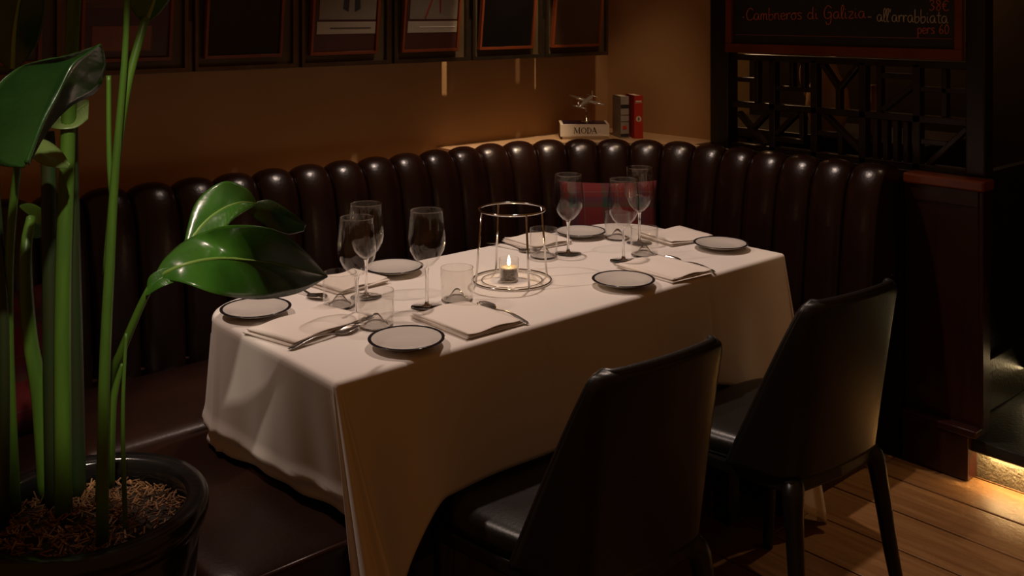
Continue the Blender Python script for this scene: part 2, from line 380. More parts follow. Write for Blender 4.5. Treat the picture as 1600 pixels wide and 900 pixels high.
# handwriting drawn stroke by stroke; letters on a unit x-height, advance given last
G_ = {
 'a': ([[(.6, .9), (.3, 1), (.05, .6), (.15, .1), (.45, .1), (.62, .8), (.62, .2), (.8, .05)]], .85),
 'b': ([[(.1, 1.9), (.1, .1), (.4, 0), (.62, .4), (.5, .85), (.12, .7)]], .75),
 'c': ([[(.55, .85), (.3, 1), (.05, .5), (.3, 0), (.65, .15)]], .7),
 'd': ([[(.6, .8), (.3, 1), (.05, .5), (.25, .05), (.6, .3), (.65, 1.9), (.65, .2), (.8, .05)]], .9),
 'e': ([[(.05, .5), (.55, .6), (.45, .95), (.15, .9), (.05, .4), (.3, 0), (.65, .2)]], .7),
 'i': ([[(.1, .9), (.1, .15), (.3, .05)], [(.1, 1.3), (.12, 1.36)]], .4),
 'l': ([[(.05, .2), (.35, 1.6), (.2, 1.95), (.08, 1.5), (.12, .1), (.35, .05)]], .4),
 'm': ([[(.05, 1), (.08, 0), (.1, .7), (.3, 1), (.4, .7), (.4, 0), (.42, .7), (.65, 1), (.75, .7), (.75, .1), (.9, .05)]], .98),
 'n': ([[(.05, 1), (.08, 0), (.1, .7), (.35, 1), (.5, .7), (.5, .1), (.68, .05)]], .74),
 'o': ([[(.35, 1), (.05, .6), (.15, .05), (.5, .05), (.6, .6), (.35, 1), (.7, .9)]], .74),
 'p': ([[(.08, 1), (.08, -.7)], [(.08, .8), (.4, 1), (.6, .5), (.4, .05), (.1, .2)]], .72),
 'r': ([[(.05, 1), (.1, 0), (.12, .6), (.3, .98), (.52, .9)]], .58),
 's': ([[(.55, .9), (.25, 1), (.1, .75), (.45, .4), (.45, .05), (.05, .05)]], .65),
 't': ([[(.25, 1.6), (.25, .15), (.5, .05)], [(.02, 1.05), (.52, 1.05)]], .56),
 'z': ([[(.05, .95), (.55, .95), (.1, .05), (.62, .05)]], .7),
 'C': ([[(.9, 1.6), (.5, 1.9), (.1, 1.1), (.2, .2), (.6, 0), (1.0, .35)]], 1.0),
 'G': ([[(.9, 1.6), (.5, 1.95), (.1, 1.1), (.2, .2), (.6, .05), (.85, .4), (.85, .9), (.5, .9), (.9, .85), (.8, -.6), (.4, -.8), (.3, -.4)]], 1.1),
 "'": ([[(.15, 1.9), (.08, 1.4)]], .3), '-': ([[(.05, .6), (.5, .62)]], .7), ' ': ([], .55),
 '.': ([[(.1, .5), (.18, .5), (.16, .42), (.1, .48)]], .5),
 '3': ([[(.1, 1.5), (.4, 1.7), (.6, 1.3), (.3, .95), (.62, .6), (.4, .05), (.05, .2)]], .8),
 '8': ([[(.55, 1.4), (.3, 1.7), (.1, 1.35), (.55, .6), (.35, 0), (.08, .4), (.5, 1.1), (.55, 1.4)]], .75),
 '6': ([[(.5, 1.6), (.15, .9), (.1, .25), (.4, 0), (.6, .4), (.35, .75), (.12, .5)]], .8),
 '0': ([[(.35, 1.6), (.08, 1), (.15, .1), (.45, .05), (.65, .9), (.35, 1.6)]], .8),
 'E': ([[(.75, 1.4), (.4, 1.6), (.12, 1), (.2, .2), (.5, 0), (.78, .2)], [(0, 1), (.5, 1)], [(0, .7), (.45, .7)]], .9),
}
def write(text, y, z, h, m, name, slope=0, wx=1.0):
    mb = MB(); xx = 0
    for ch in text:
        st, adv = G_[ch]
        for ln in st:
            pts = [(3.1268, y-(xx+a)*h*wx, z+b*h+slope*(xx+a)*h*wx) for a, b in ln]
            pts = catmull(pts, max(4, 3*len(pts))) if len(pts) > 2 else [Vector(p) for p in pts]
            mb.tube(pts, .0015, 5)
        if st: cchild(name, mb, m)
        mb = MB(); xx += adv
write('.Cambneros di Galizia', 2.205, 1.402, .0235, M_CHALKR, 'chalk_letter', .02, 1.46)
write("- all'arrabbiata", 1.700, 1.402, .0225, M_CHALK, 'chalk_letter', -.02, 1.20)
write('38E', 1.488, 1.437, .020, M_CHALKR, 'chalk_figure', 0, 1.4)
write('pers 60', 1.526, 1.362, .0185, M_CHALKR, 'chalk_figure', .02, 1.2)
cchild('chalk_line', MB().box(3.1268, 3.1278, Y1+.036, Y0-.036, 1.347, 1.348), M_CHALKR)

# seen through the lattice
rl = bpy.data.lights.new('side_room_fill', 'POINT'); rl.energy = 7; rl.color = (1, .62, .3); rl.shadow_soft_size = .08  # unseen fill light, added to brighten the wall and jug behind the lattice
ro = bpy.data.objects.new('side_room_fill', rl); C.objects.link(ro); ro.location = (3.85, 2.95, 2.2); rl.energy = 18
jug = MB().lathe([(0, 0), (.05, 0), (.062, .02), (.085, .10), (.078, .17), (.045, .235), (.034, .27), (.04, .30), (.034, .30), (.028, .27), (.03, .24)], 28)
j = thing('jug', 'pale tan rounded jug glimpsed through the lattice screen', 'jug', (3.55, 2.10, .955))
obj('body', jug, M_JUG, j, smooth=True)
obj('handle', MB().tube(catmull([(-.02, .036, .285), (-.01, .10, .27), (0, .115, .2), (0, .078, .12)], 12), .009, 8), M_JUG, j, smooth=True)
sb = thing('sideboard', 'dark sideboard behind the lattice screen', 'sideboard', (3.68, 2.4, .12))
obj('top', MB().box(-.24, .24, -.75, .75, .80, .835), M_DARKWOOD, sb, bevel=.005)
for yy in (-.375, .375): obj('door', MB().box(-.222, -.20, yy-.36, yy+.36, .06, .79), M_DARKWOOD, sb, bevel=.004)
obj('body', MB().box(-.20, .22, -.74, .74, 0, .80), M_DARKWOOD, sb)
bt = MB().lathe([(0, 0), (.03, 0), (.032, .01), (.032, .10), (.014, .14), (.012, .19), (.015, .195), (0, .195)], 20)
tag(obj('bottle', bt, M_AMBER, smooth=True, loc=(3.60, 1.93, .955)), 'small amber bottle behind the lattice screen', 'bottle')

# ================================================================ PICTURE FRAMES
FY = 2.80; FT = 1.80
B = [.165, .52, .876, 1.230, 1.584, 1.940, 2.287, 2.657, 3.03]
FL = ['', 'wall frame at the far left, mostly hidden by the plant stems and leaves',
      'wall frame with a rust-brown print behind the plant', 'all-black picture in a wall frame right of the plant',
      'wall frame with a page of dark trousered legs above a grey caption', 'wall frame with a page of red-laced legs above a grey caption',
      'black glossy picture in the second wall frame from the corner', 'plain brown picture in the wall frame nearest the corner']
for i in range(1, 8):
    xa, xb = B[i]+.010, B[i+1]-.010; w = xb-xa
    t = thing('picture_frame', FL[i], 'picture frame', (xa, FY, 1.256), 0, 'framed pictures along the back wall')
    ob = MB().box(0, w, -.012, .010, 0, .014).box(0, w, -.012, .010, FT-1.256-.014, FT-1.256).box(0, .012, -.012, .010, .014, FT-1.27).box(w-.012, w, -.012, .010, .014, FT-1.27)
    obj('outer_frame', ob, M_FRAMEST, t, bevel=.0015)
    obj('back_board', MB().box(.012, w-.012, .003, .0099, .014, FT-1.27), M_OLIVE, t)
    obj('wall_bracket', MB().box(w*.3, w*.34, .0101, .16, .3, .33), M_FRAMEST, t)
    # tilted inner picture, top leaning into the room
    Mt = Matrix.Translation((0, -.004, .038)) @ Matrix.Rotation(math.radians(6.0), 4, 'X')
    a, b, hh = .028, w-.052, .46
    inn = MB()
    for q in ((a, b, 0, .010), (a, b, hh-.010, hh), (a, a+.009, .010, hh-.010), (b-.009, b, .010, hh-.010)):
        inn.box(q[0], q[1], -.012, .004, q[2], q[3], Mt)
    obj('inner_frame', inn, M_REDWOOD_H, t, bevel=.001)
    pm_ = [M_DARKPR, M_BROWNPR, M_MAT, M_DARKPR, M_MAT, M_MAT, M_DARKPR, M_BROWNPR][i]
    pic = obj('picture', MB().box(a+.009, b-.009, -.004, .003, .010, hh-.010, Mt), pm_, t)
    def flat(name, x0, x1, z0, z1, m, y=-.0052):
        obj(name, MB().box(x0, x1, y, y+.0011, z0, z1, Mt), m, pic)
    if i == 2:
        flat('print_block', a+.03, b-.06, .03, .10, mat('print_rust', (.20, .06, .02), .5, noise=(9, (.15, .04, .014), 4)))
        flat('print_block', a+.01, b-.06, .15, .30, mat('print_umber', (.09, .03, .013), .5, noise=(40, (.05, .018, .008), 4, (.3, 1, 4))))
    if i in (4, 5):
        flat('page', a+.028, b-.012, .115, .40, M_PRINT)
        flat('caption_strip', a+.022, b-.010, .068, .108, mat('caption_grey', (.30, .25, .18), .6))
        flat('caption_rule', a+.07, b-.03 if i == 4 else b-.02, .086, .0885, M_INK if i == 4 else M_PAPER, -.0064)
        g = MB(); cxm = (a+b)/2+.02; col = M_INK if i == 4 else mat('print_crimson', (.22, .02, .014), .5)
        if i == 4:
            for sx in (-1, 1): g.add([Mt @ Vector((cxm+sx*u, -.0058, z)) for u, z in ((.002, .40), (.034, .40), (.03, .20), (.034, .15), (.012, .14), (.004, .30))], [(0, 1, 2, 3, 4, 5)])
        else:
            for pts in ([(cxm-.05, .12), (cxm-.03, .17), (cxm-.012, .22), (cxm, .32)], [(cxm+.015, .14), (cxm+.012, .18), (cxm-.004, .25), (cxm-.03, .32)]):
                g.tube([Mt @ Vector((x_, -.0055, z_)) for x_, z_ in pts], .0035, 5)
        obj('printed_figure', g, col, pic)
    # added plate blocking light in the gap, shapes the slivers on the wall
    if i < 7: obj('gap_light_stop', MB().box(w, w+.0188, .0, .008, 0, .15 if i in (2, 5, 6) else FT-1.256), M_FRAMEST, t)

# ================================================================ TABLE + CLOTH
TX0, TX1, TY0, TY1, TZ = .962, 2.424, 1.562, 2.192, .750
tb = thing('dining_table', 'rectangular dining table hidden under the white tablecloth', 'table', (1.69, 1.88, 0))
obj('table_top', MB().box(-.72, .72, -.305, .22, .715, .742), M_DARKWOOD, tb)
for sx in (-.62, .62):
    for sy in (-.2, .2): obj('leg', MB().box(sx-.025, sx+.025, sy-.025, sy+.025, 0, .715), M_DARKWOOD, tb)
def perim():
    """list of (point, normal, side, corner weight) counterclockwise starting front-left"""
    out = []
    def line(a, b, n, side, m):
        for k in range(m):
            t = k/m; out.append((Vector(a).lerp(Vector(b), t), Vector(n), side, t))
    def arcp(c, r, a0, a1, side, m):
        for k in range(m):
            t = k/m; a = a0+(a1-a0)*t; n = Vector((math.cos(a), math.sin(a))); out.append((Vector(c)+n*r, n, side, t))
    r, rb = .012, .15
    line((TX0+r, TY0), (TX1-r, TY0), (0, -1), 'front', 240)
    arcp((TX1-r, TY0+r), r, -PI/2, 0, 'cr', 34)
    line((TX1, TY0+r), (TX1, TY1-rb), (1, 0), 'right', 24)
    arcp((TX1-rb, TY1-rb), rb, 0, PI/2, 'br', 18)
    line((TX1-rb, TY1), (TX0+rb, TY1), (0, 1), 'back', 46)
    arcp((TX0+rb, TY1-rb), rb, PI/2, PI, 'bl', 22)
    line((TX0, TY1-rb), (TX0, TY0+r), (-1, 0), 'left', 34)
    arcp((TX0+r, TY0+r), r, PI, 1.5*PI, 'cl', 40)
    return out
PER = perim()
EZ = .011
def cloth_pt(e, v):
    (p, n, side, t), = (e,)
    # edge roll then skirt
    if v <= .12:
        a = v/.12*PI/2; return Vector((p.x-n.x*EZ*(1-math.sin(a)), p.y-n.y*EZ*(1-math.sin(a)), TZ+.004-EZ*(1-math.cos(a))))
    w = (v-.12)/.88
    zt = TZ+.004-EZ
    d0 = {'front': .40, 'cr': .45, 'right': .42, 'br': .275, 'back': .275, 'bl': .275, 'left': .275, 'cl': .33}[side]
    off = 0; lat = Vector((0, 0))
    if side == 'front':
        xl = p.x-TX0; xr = TX1-p.x
        d0 = .265+.135*(1-smoothstep(.10, .24, xl))+.135*(1-smoothstep(.10, .26, xr))
        d0 += .06*math.exp(-(xl/.10)**2)+.30*math.exp(-(xr/.17)**2)
        off = .012*w+.006*w*math.sin(p.x*17+1)+.008*w*math.sin(p.x*6.3)+.022*w*math.exp(-(xl/.07)**2)+.05*w*math.exp(-(xr/.12)**2)
        lat = Vector((.062*w*math.exp(-(xl/.13)**2)+.02*w*w*math.exp(-(xl/.08)**2)+.03*w*math.exp(-(xr/.10)**2), -.085*w*math.exp(-(xl/.055)**2)-.03*w*math.exp(-(xr/.12)**2)))
        off -= .005*min(1, 3*w)*sum(math.exp(-((p.x-cx_-.03*w)/.007)**2) for cx_ in (1.50, 1.86, 2.07))
        off -= .016*w*math.exp(-((xl-.14)/.05)**2)+.012*w*math.exp(-((xr-.16)/.05)**2)
    elif side == 'cl':
        b = math.sin(PI*t)
        d0 = .275+(.46-.275)*smoothstep(0, .25, t) + .06*b
        off = w*(.010+.024*smoothstep(0, .6, t)-.002*smoothstep(.8, 1, t)+.016*math.sin(t*PI*5.0)*min(1, 4*b))
        lat = Vector((.062*w+.02*w*w*smoothstep(.2, 1, t), -.085*w*smoothstep(0, .7, t)))
    elif side == 'cr':
        b = math.sin(PI*t)
        d0 = .70+.035*b
        off = w*(.062+.014*math.sin(t*PI*5))
        lat = Vector((.03*w, -.03*w*(1-smoothstep(.5, 1, t))))
        if t > .6: d0 = .70-(.70-.42)*smoothstep(.6, 1, t)
    elif side == 'left':
        yl = p.y-TY0
        off = .010*w-.075*w*max(0, 1-yl/.60)**1.3+.004*w*math.sin(p.y*22)+.003*w*math.sin(p.y*51)+.006*w*math.exp(-((yl-.05)/.05)**2)
    elif side == 'right':
        off = .012*w+.006*w*math.sin(p.y*20)-.03*w*math.exp(-((p.y-TY0)/.08)**2)+.03*w*math.exp(-((p.y-TY0)/.08)**2)*2
    elif side in ('br', 'bl'): off = w*(.016+.007*math.sin(t*PI*4))
    else: off = .012*w
    z = zt-d0*w
    if side in ('left', 'bl') or (side == 'cl' and t < .06):
        # slack cloth folded back on itself just above the seat
        yk = p.y-TY0
        zf = .4595+.042+.005*math.sin(yk*13+1)+.003*math.sin(yk*47)+.012*yk
        if z < zf: k = (zf-z)/.045; off += -.016*math.sin(min(1, k*2.2)*PI/2)+.012*max(0, k-.5)
        elif z < zf+.03: off += .006*(1-(z-zf)/.03)
        z = max(z, .4605)
    return Vector((p.x+n.x*off+lat.x, p.y+n.y*off+lat.y, max(z, .012)))
clm = MB()
NP = len(PER); rows = [0, .03, .06, .09, .12]+[.12+.88*k/30 for k in range(1, 31)]
vs = []; fs = []
cxy = Vector(((TX0+TX1)/2, (TY0+TY1)/2))
insets = [.25, .6, .85, .96]
for s in insets:
    for e in PER:
        q = cxy+(e[0]-e[1]*EZ-cxy)*s
        vs.append((q.x, q.y, TZ+.004+.0007*math.sin(q.x*9)*math.sin(q.y*11)))
for v in rows:
    for e in PER: vs.append(tuple(cloth_pt(e, v)))
nr = len(insets)+len(rows)
for r_ in range(nr-1):
    for k in range(NP):
        a, b = r_*NP+k, r_*NP+(k+1) % NP
        fs.append((a, b, b+NP, a+NP))
fs.append(tuple(range(NP)))
clm.add(vs, fs)
cl = obj('tablecloth', clm, M_CLOTH, smooth=True, solid=.0012)
tag(cl, 'white linen tablecloth draped over the table with hanging corner tails', 'tablecloth')
TOP = TZ+.0055

# ================================================================ CHAIRS
def make_chair(label, loc, rz):
    t = thing('dining_chair', label, 'chair', loc, rz, 'black leather chairs at the table')
    # local: +y towards the table, origin on the floor under the seat; narrow at the back, wide at the front
    def hwid(y): return .163+.062*smoothstep(-.20, .16, y)
    def seat(u, v):
        a = 2*PI*u; ca, sa = math.cos(a), math.sin(a); e = .42
        sx = math.copysign(abs(ca)**e, ca); sy = math.copysign(abs(sa)**e, sa)
        r, z = [(0, .418), (.9, .418), (.97, .422), (1, .436), (.99, .452), (.95, .464), (.85, .470), (.6, .471), (.3, .469), (0, .468)][int(round(v*9))]
        y = .012+.188*r*sy
        return (hwid(y)*r*sx, y, z+.005*abs(sx*r)**2)
    obj('seat', MB().grid(seat, 72, 10, True), M_BLACK, t, smooth=True)
    NS = 49
    def plan(v):
        hb = .158-.004*v
        if v > .93: hb -= .020*(1-math.sqrt(max(0, 1-((v-.93)/.07)**2)))
        L = .014+.125*(1-v)**.9; yb = -.176-.052*v
        pts = []
        for k in range(NS):
            q = 2*k/(NS-1)-1; tq = abs(q); sg = 1 if q >= 0 else -1
            if tq <= .6: x_, y_ = hb*tq/.6, -.010*(1-(tq/.6)**2)
            else: w_ = (tq-.6)/.4; x_, y_ = hb+.30*L*w_, L*w_
            pts.append([sg*x_, y_])
        for it in range(14):
            pts = [pts[0]]+[[(pts[k-1][0]+2*pts[k][0]+pts[k+1][0])/4, (pts[k-1][1]+2*pts[k][1]+pts[k+1][1])/4] for k in range(1, NS-1)]+[pts[-1]]
        return [Vector((p[0], p[1]+yb, .422+.388*v)) for p in pts]
    NVB = 40; ROWS = [plan(j/(NVB-1)) for j in range(NVB)]
    bk = MB().grid(lambda u, v: ROWS[int(round(v*(NVB-1)))][int(round(u*(NS-1)))], NS, NVB)
    obj('backrest', bk, M_BLACK, t, smooth=True, solid=.020)
    obj('backrest_piping', MB().tube([ROWS[j][-1] for j in range(NVB)]+ROWS[-1][::-1][1:-1]+[ROWS[j][0] for j in range(NVB-1, -1, -1)], .0098, 8), M_BLACK, t, smooth=True)
    def fpts(z, g): return [(-hwid(-.2)-g, -.184-g, z), (0, -.194-g, z), (hwid(-.2)+g, -.184-g, z), (hwid(0)+g, 0, z), (hwid(.17)+g*.5, .165, z), (hwid(.17)-.02, .188, z), (-hwid(.17)+.02, .188, z), (-hwid(.17)-g*.5, .165, z), (-hwid(0)-g, 0, z)]
    fo, fi = [(p[0], p[1]) for p in fpts(0, -.004)], [(p[0]*.86, p[1]*.86) for p in fpts(0, -.004)]
    n_ = len(fo); fr = MB().add([(x_, y_, z) for z in (.388, .4205) for ring_ in (fo, fi) for x_, y_ in ring_],
        [q for k in range(n_) for k2 in ((k+1) % n_,) for q in ((k, k2, 2*n_+k2, 2*n_+k), (n_+k2, n_+k, 3*n_+k, 3*n_+k2), (k2, k, n_+k, n_+k2), (2*n_+k, 2*n_+k2, 3*n_+k2, 3*n_+k))])
    obj('seat_frame', fr, M_BLACK, t, bevel=.006)
    for sx in (-1, 1):
        for (xx, y, xo, yo) in ((.152, -.172, .040, -.060), (.205, .168, .010, .02)):
            pts = [(sx*(xx-.035), y*.86, .400), (sx*(xx-.004), y, .396), (sx*(xx+xo*.18), y+yo*.18, .33), (sx*(xx+xo*.55), y+yo*.55, .16), (sx*(xx+xo), y+yo, .003)]
            obj('leg', MB().tube(catmull(pts, 16), [.017, .020, .023, .024]+[.0235-.0105*k/11 for k in range(12)], 12), M_BLACK, t, smooth=True)
    return t
CH1 = make_chair('black leather dining chair nearest the camera, back turned', (1.402, 1.372, 0), math.radians(-3))
CH2 = dup(CH1, (2.042, 1.352, 0), math.radians(-5), 'black leather dining chair farther right, beside the hanging cloth tail', 'black leather chairs at the table')

# ================================================================ TABLE SETTINGS
# plate
pl = thing('side_plate', 'white black-rimmed side plate at the near edge, left', 'plate', (0, 0, 0), 0, 'side plates')
pp = [(0, .004), (.028, .004), (.034, 0), (.037, 0), (.040, .004), (.060, .0095), (.0745, .0148), (.0772, .0158), (.0775, .0172), (.0742, .0178), (.058, .0135), (.046, .009), (.040, .0075), (0, .007)]
obj('dish', MB().lathe(pp, 56), M_PORC, pl, smooth=True)
obj('rim_band', MB().lathe([(.0712, .0174), (.0742, .0182), (.0766, .0182), (.0781, .0175), (.0781, .0164), (.0772, .0170), (.0742, .0176), (.0712, .0170)], 56), M_PRIM, pl, smooth=True)
PLT = [((1.175, 1.639), 'black-rimmed side plate nearest the camera, at the front edge of the table'),
       ((1.045, 2.032), 'black-rimmed side plate on the rounded left end under the big leaf'),
       ((1.482, 2.125), 'black-rimmed side plate at the back between the wine glasses on the left'),
       ((1.836, 1.645), 'black-rimmed side plate at the front edge, right of the lantern'),
       ((2.145, 2.095), 'black-rimmed side plate at the back, half behind a wine glass'),
       ((2.333, 1.718), 'black-rimmed side plate at the far right end of the table')]
for i, ((x_, y_), lb) in enumerate(PLT):
    if i == 0: pl.location = (x_, y_, TOP); pl['label'] = lb
    else: dup(pl, (x_, y_, TOP), i*.7, lb, 'side plates')
# wine glass
wg = thing('wine_glass', '', 'wine glass', group='stemmed wine glasses')
bowl = [(.0, .0905), (.006, .092), (.016, .098), (.029, .112), (.039, .130), (.0432, .148), (.0425, .168), (.0405, .19), (.0375, .2215), (.0371, .2222), (.0367, .2215), (.0396, .19), (.0416, .168), (.0423, .148), (.0381, .131), (.028, .1135), (.0155, .1), (.006, .0945), (0, .0935)]
obj('bowl', MB().lathe(bowl, 40), M_GLASS, wg, smooth=True)
obj('stem', MB().lathe([(.0062, .0905), (.0045, .084), (.0036, .07), (.0033, .04), (.0038, .015), (.006, .006), (.012, .0035)], 20), M_REALGLASS, wg, smooth=True)
obj('foot', MB().lathe([(.0, .0012), (.036, .0005), (.0372, .0012), (.036, .002), (.012, .0038), (.0, .006)], 40), M_REALGLASS, wg, smooth=True)
obj('rim', MB().tube([(.0371*math.cos(2*PI*k/40), .0371*math.sin(2*PI*k/40), .2219) for k in range(40)], .0007, 6, True), M_GLASS2, wg, smooth=True)
WG = [((1.201, 1.862), 'empty wine glass foremost of the overlapping pair near the big leaf'),
      ((1.304, 1.982), 'empty wine glass rear of the overlapping pair near the big leaf'),
      ((1.365, 1.824), 'empty wine glass standing alone left of the lantern'),
      ((1.961, 1.963), 'empty wine glass just right of the lantern in front of the tartan cushion'),
      ((2.017, 1.807), 'empty wine glass foremost of the right-hand pair'),
      ((2.207, 1.915), 'empty wine glass rear of the right-hand pair')]
for i, ((x_, y_), lb) in enumerate(WG):
    if i == 0: wg.location = (x_, y_, TOP); wg['label'] = lb
    else: dup(wg, (x_, y_, TOP), i*.9, lb, 'stemmed wine glasses')
# tumbler with a little glass mountain rising from its base
tg = thing('tumbler', '', 'tumbler', group='low water tumblers')
obj('wall', MB().lathe([(.0375, .003), (.0385, .02), (.0385, .078), (.0382, .0788), (.0372, .0788), (.0369, .078), (.0368, .02), (.0345, .006)], 40), M_GLASS2, tg, smooth=True)
obj('base_peak', MB().lathe([(.0375, .003), (.036, .0005), (.028, .0008), (.02, .007), (.012, .018), (.006, .026), (.003, .0275), (0, .028), (0, .0305), (.005, .029), (.010, .0235), (.018, .012), (.026, .006), (.0345, .006)], 40), M_REALGLASS, tg, smooth=True)
obj('rim', MB().tube([(.0377*math.cos(2*PI*k/40), .0377*math.sin(2*PI*k/40), .0788) for k in range(40)], .0008, 6, True), M_GLASS2, tg, smooth=True)
TG = [((1.197, 1.781), 'water tumbler nearest the camera, in front of the wine glass pair'),
      ((1.218, 1.960), 'water tumbler behind the left napkin, near the leaf tip'),
      ((1.446, 1.815), 'water tumbler at the lantern base, behind the near napkin'),
      ((1.884, 1.982), 'water tumbler touching the view of the lantern, left of a wine glass'),
      ((2.106, 1.809), 'water tumbler in front of the right-hand wine glasses'),
      ((2.202, 1.996), 'water tumbler farthest back, seen behind the right-hand wine glasses')]
for i, ((x_, y_), lb) in enumerate(TG):
    if i == 0: tg.location = (x_, y_, TOP); tg['label'] = lb
    else: dup(tg, (x_, y_, TOP), i*.5, lb, 'low water tumblers')
# napkins: three folded layers, rounded folds, slightly askew
def napkin(label, c, ang, wx, wy, seed):
    rnd = random.Random(seed); mb = MB(); z = 0
    for k in range(3):
        th = .0042; sx, sy = wx/2*(1-.02*k), wy/2*(1-.025*k); dx, dy, da = rnd.uniform(-.005, .005), rnd.uniform(-.006, .006), rnd.uniform(-.03, .03)
        ph = rnd.uniform(0, 6)
        def f(u, v, k=k, z=z, sx=sx, sy=sy, dx=dx, dy=dy, da=da, ph=ph):
            X = (2*u-1); a = 2*PI*v     # loop around the section, fold rounded on both long edges
            Yc = math.cos(a); Yp = math.copysign(abs(Yc)**.25, Yc); Zp = math.copysign(abs(math.sin(a))**.8, math.sin(a))
            x0, y0 = X*sx, Yp*sy
            wav = .0016*math.sin(X*4+ph)*(.4+abs(Yp))+.0022*smoothstep(.55, 1, abs(X))*(1 if ph > 3 else .4)
            return (dx+x0*math.cos(da)-y0*math.sin(da), dy+x0*math.sin(da)+y0*math.cos(da), z+th/2+Zp*th/2+(wav if k else 0)*(k/2)+.0004)
        n = len(mb.v); mb.grid(f, 15, 25)
        z += th*.98
    o = obj('napkin', mb, M_NAPKIN, smooth=True, loc=(c[0], c[1], TOP+.0006), rz=ang)
    # close the short ends
    me = o.data; b = bmesh.new(); b.from_mesh(me); bmesh.ops.holes_fill(b, edges=[e for e in b.edges if e.is_boundary], sides=60); bmesh.ops.recalc_face_normals(b, faces=b.faces); b.to_mesh(me); b.free()
    return tag(o, label, 'napkin', 'folded napkins')
napkin('folded white napkin at the left end of the table, overhanging its edge', (1.088, 1.878), math.radians(12), .215, .150, 1)
napkin('folded white napkin at the front edge right of the nearest plate', (1.362, 1.678), math.radians(0), .155, .205, 2)
napkin('folded white napkin at the back left, behind the wine glass pair', (1.335, 2.112), math.radians(6), .15, .14, 3)
napkin('folded white napkin at the front edge, right of the lantern', (2.022, 1.672), math.radians(-4), .15, .205, 4)
napkin('folded white napkin at the back behind the lantern, beside a dark spoon', (1.985, 2.115), math.radians(-6), .15, .145, 5)
napkin('folded white napkin at the far right end behind the plate', (2.335, 1.880), math.radians(-10), .165, .16, 6)
# spoons
def spoon_mesh():
    mb = MB(); Lh = .185
    def f(u, v):
        t = u; s = 2*v-1; x_ = Lh*(t-.5)
        if t < .66: w = .0072-.0042*smoothstep(0, .45, t)+.0008*smoothstep(.5, .66, t)
        else: q = (t-.66)/.34; w = .0038+.0165*math.sin(PI*min(1, q**.8))**.75*(1-.1*q)
        if t < .02: w *= .6
        if t > .985: w = .003
        cup = smoothstep(.66, .8, t)*(1-smoothstep(.93, 1.0, t)*.7)
        z = .0015+.011*math.sin(PI*min(1, t/.72))**1.3*.75+.006*smoothstep(.75, 1, t)*.6 - cup*.0065*(1-s*s)+cup*.0035
        return (x_, w*s, z+(.0005*(1-s*s) if t < .66 else 0))
    mb.grid(f, 56, 9); return mb
sm = spoon_mesh().mesh('spoon')
SPN = [((.985, 1.772), (1.165, 1.800), 'silver spoon beside the left-end napkin, bowl pointing right'),
       ((1.448, 1.574), (1.464, 1.758), 'silver spoon right of the near front napkin, handle at the table edge'),
       ((1.200, 2.19), (1.216, 2.035), 'silver spoon at the back left, half hidden by the leaf tip'),
       ((2.100, 1.566), (2.118, 1.752), 'silver spoon right of the front napkin, near the far right plate'),
       ((1.868, 2.185), (1.894, 2.036), 'dark-looking silver spoon at the back beside the lantern')]
for a, b, lb in SPN:
    o = obj('spoon', sm, M_STEEL, smooth=True, solid=.0016, loc=((a[0]+b[0])/2, (a[1]+b[1])/2, TOP+.0014), rz=math.atan2(b[1]-a[1], b[0]-a[0]))
    tag(o, lb, 'spoon', 'dessert spoons')
# candle lantern
ln = thing('candle_lantern', 'chrome wire lantern frame standing around the candle', 'lantern', (1.660, 1.862, TOP), math.radians(14))
def ring(r, z, w, n=64): return MB().tube([(r*math.cos(2*PI*k/n), r*math.sin(2*PI*k/n), z) for k in range(n)], w, 8, True)
obj('base_ring', ring(.0985, .0030, .0026), M_CHROME, ln, smooth=True)
obj('inner_ring', ring(.076, .0022, .0012), M_CHROME, ln, smooth=True)
obj('top_ring', ring(.083, .180, .0028), M_CHROME, ln, smooth=True)
for k in range(4):
    a = PI/4+k*PI/2+.25
    obj('upright', MB().tube([(.083*math.cos(a), .083*math.sin(a), .180), (.0985*math.cos(a), .0985*math.sin(a), .003)], .0028, 8), M_CHROME, ln, smooth=True)
cd = thing('tealight', 'lit tealight candle in a glass cup inside the wire lantern', 'candle', (1.655, 1.868, TOP))
obj('glass_cup', MB().lathe([(0, .0004), (.023, .0004), (.0245, .002), (.0255, .056), (.0245, .056), (.0235, .004), (0, .003)], 32), M_GLASS, cd, smooth=True)
obj('wax', MB().lathe([(0, .0042), (.0228, .0042), (.0236, .010), (.0240, .033), (.022, .0345), (0, .034)], 32), M_WAX, cd, smooth=True)
obj('wick', MB().tube([(0, 0, .034), (.0005, 0, .040)], .0007, 6), M_INK, cd)
obj('flame', MB().lathe([(0, .037), (.003, .040), (.0045, .045), (.0035, .052), (.0015, .059), (0, .064)], 14), M_FLAME, cd, smooth=True)
pt = bpy.data.lights.new('tealight_glow', 'POINT'); pt.energy = .12; pt.color = (1, .6, .25); pt.shadow_soft_size = .004
po = bpy.data.objects.new('tealight_glow', pt); C.objects.link(po); po.parent = cd; po.location = (0, 0, .068)

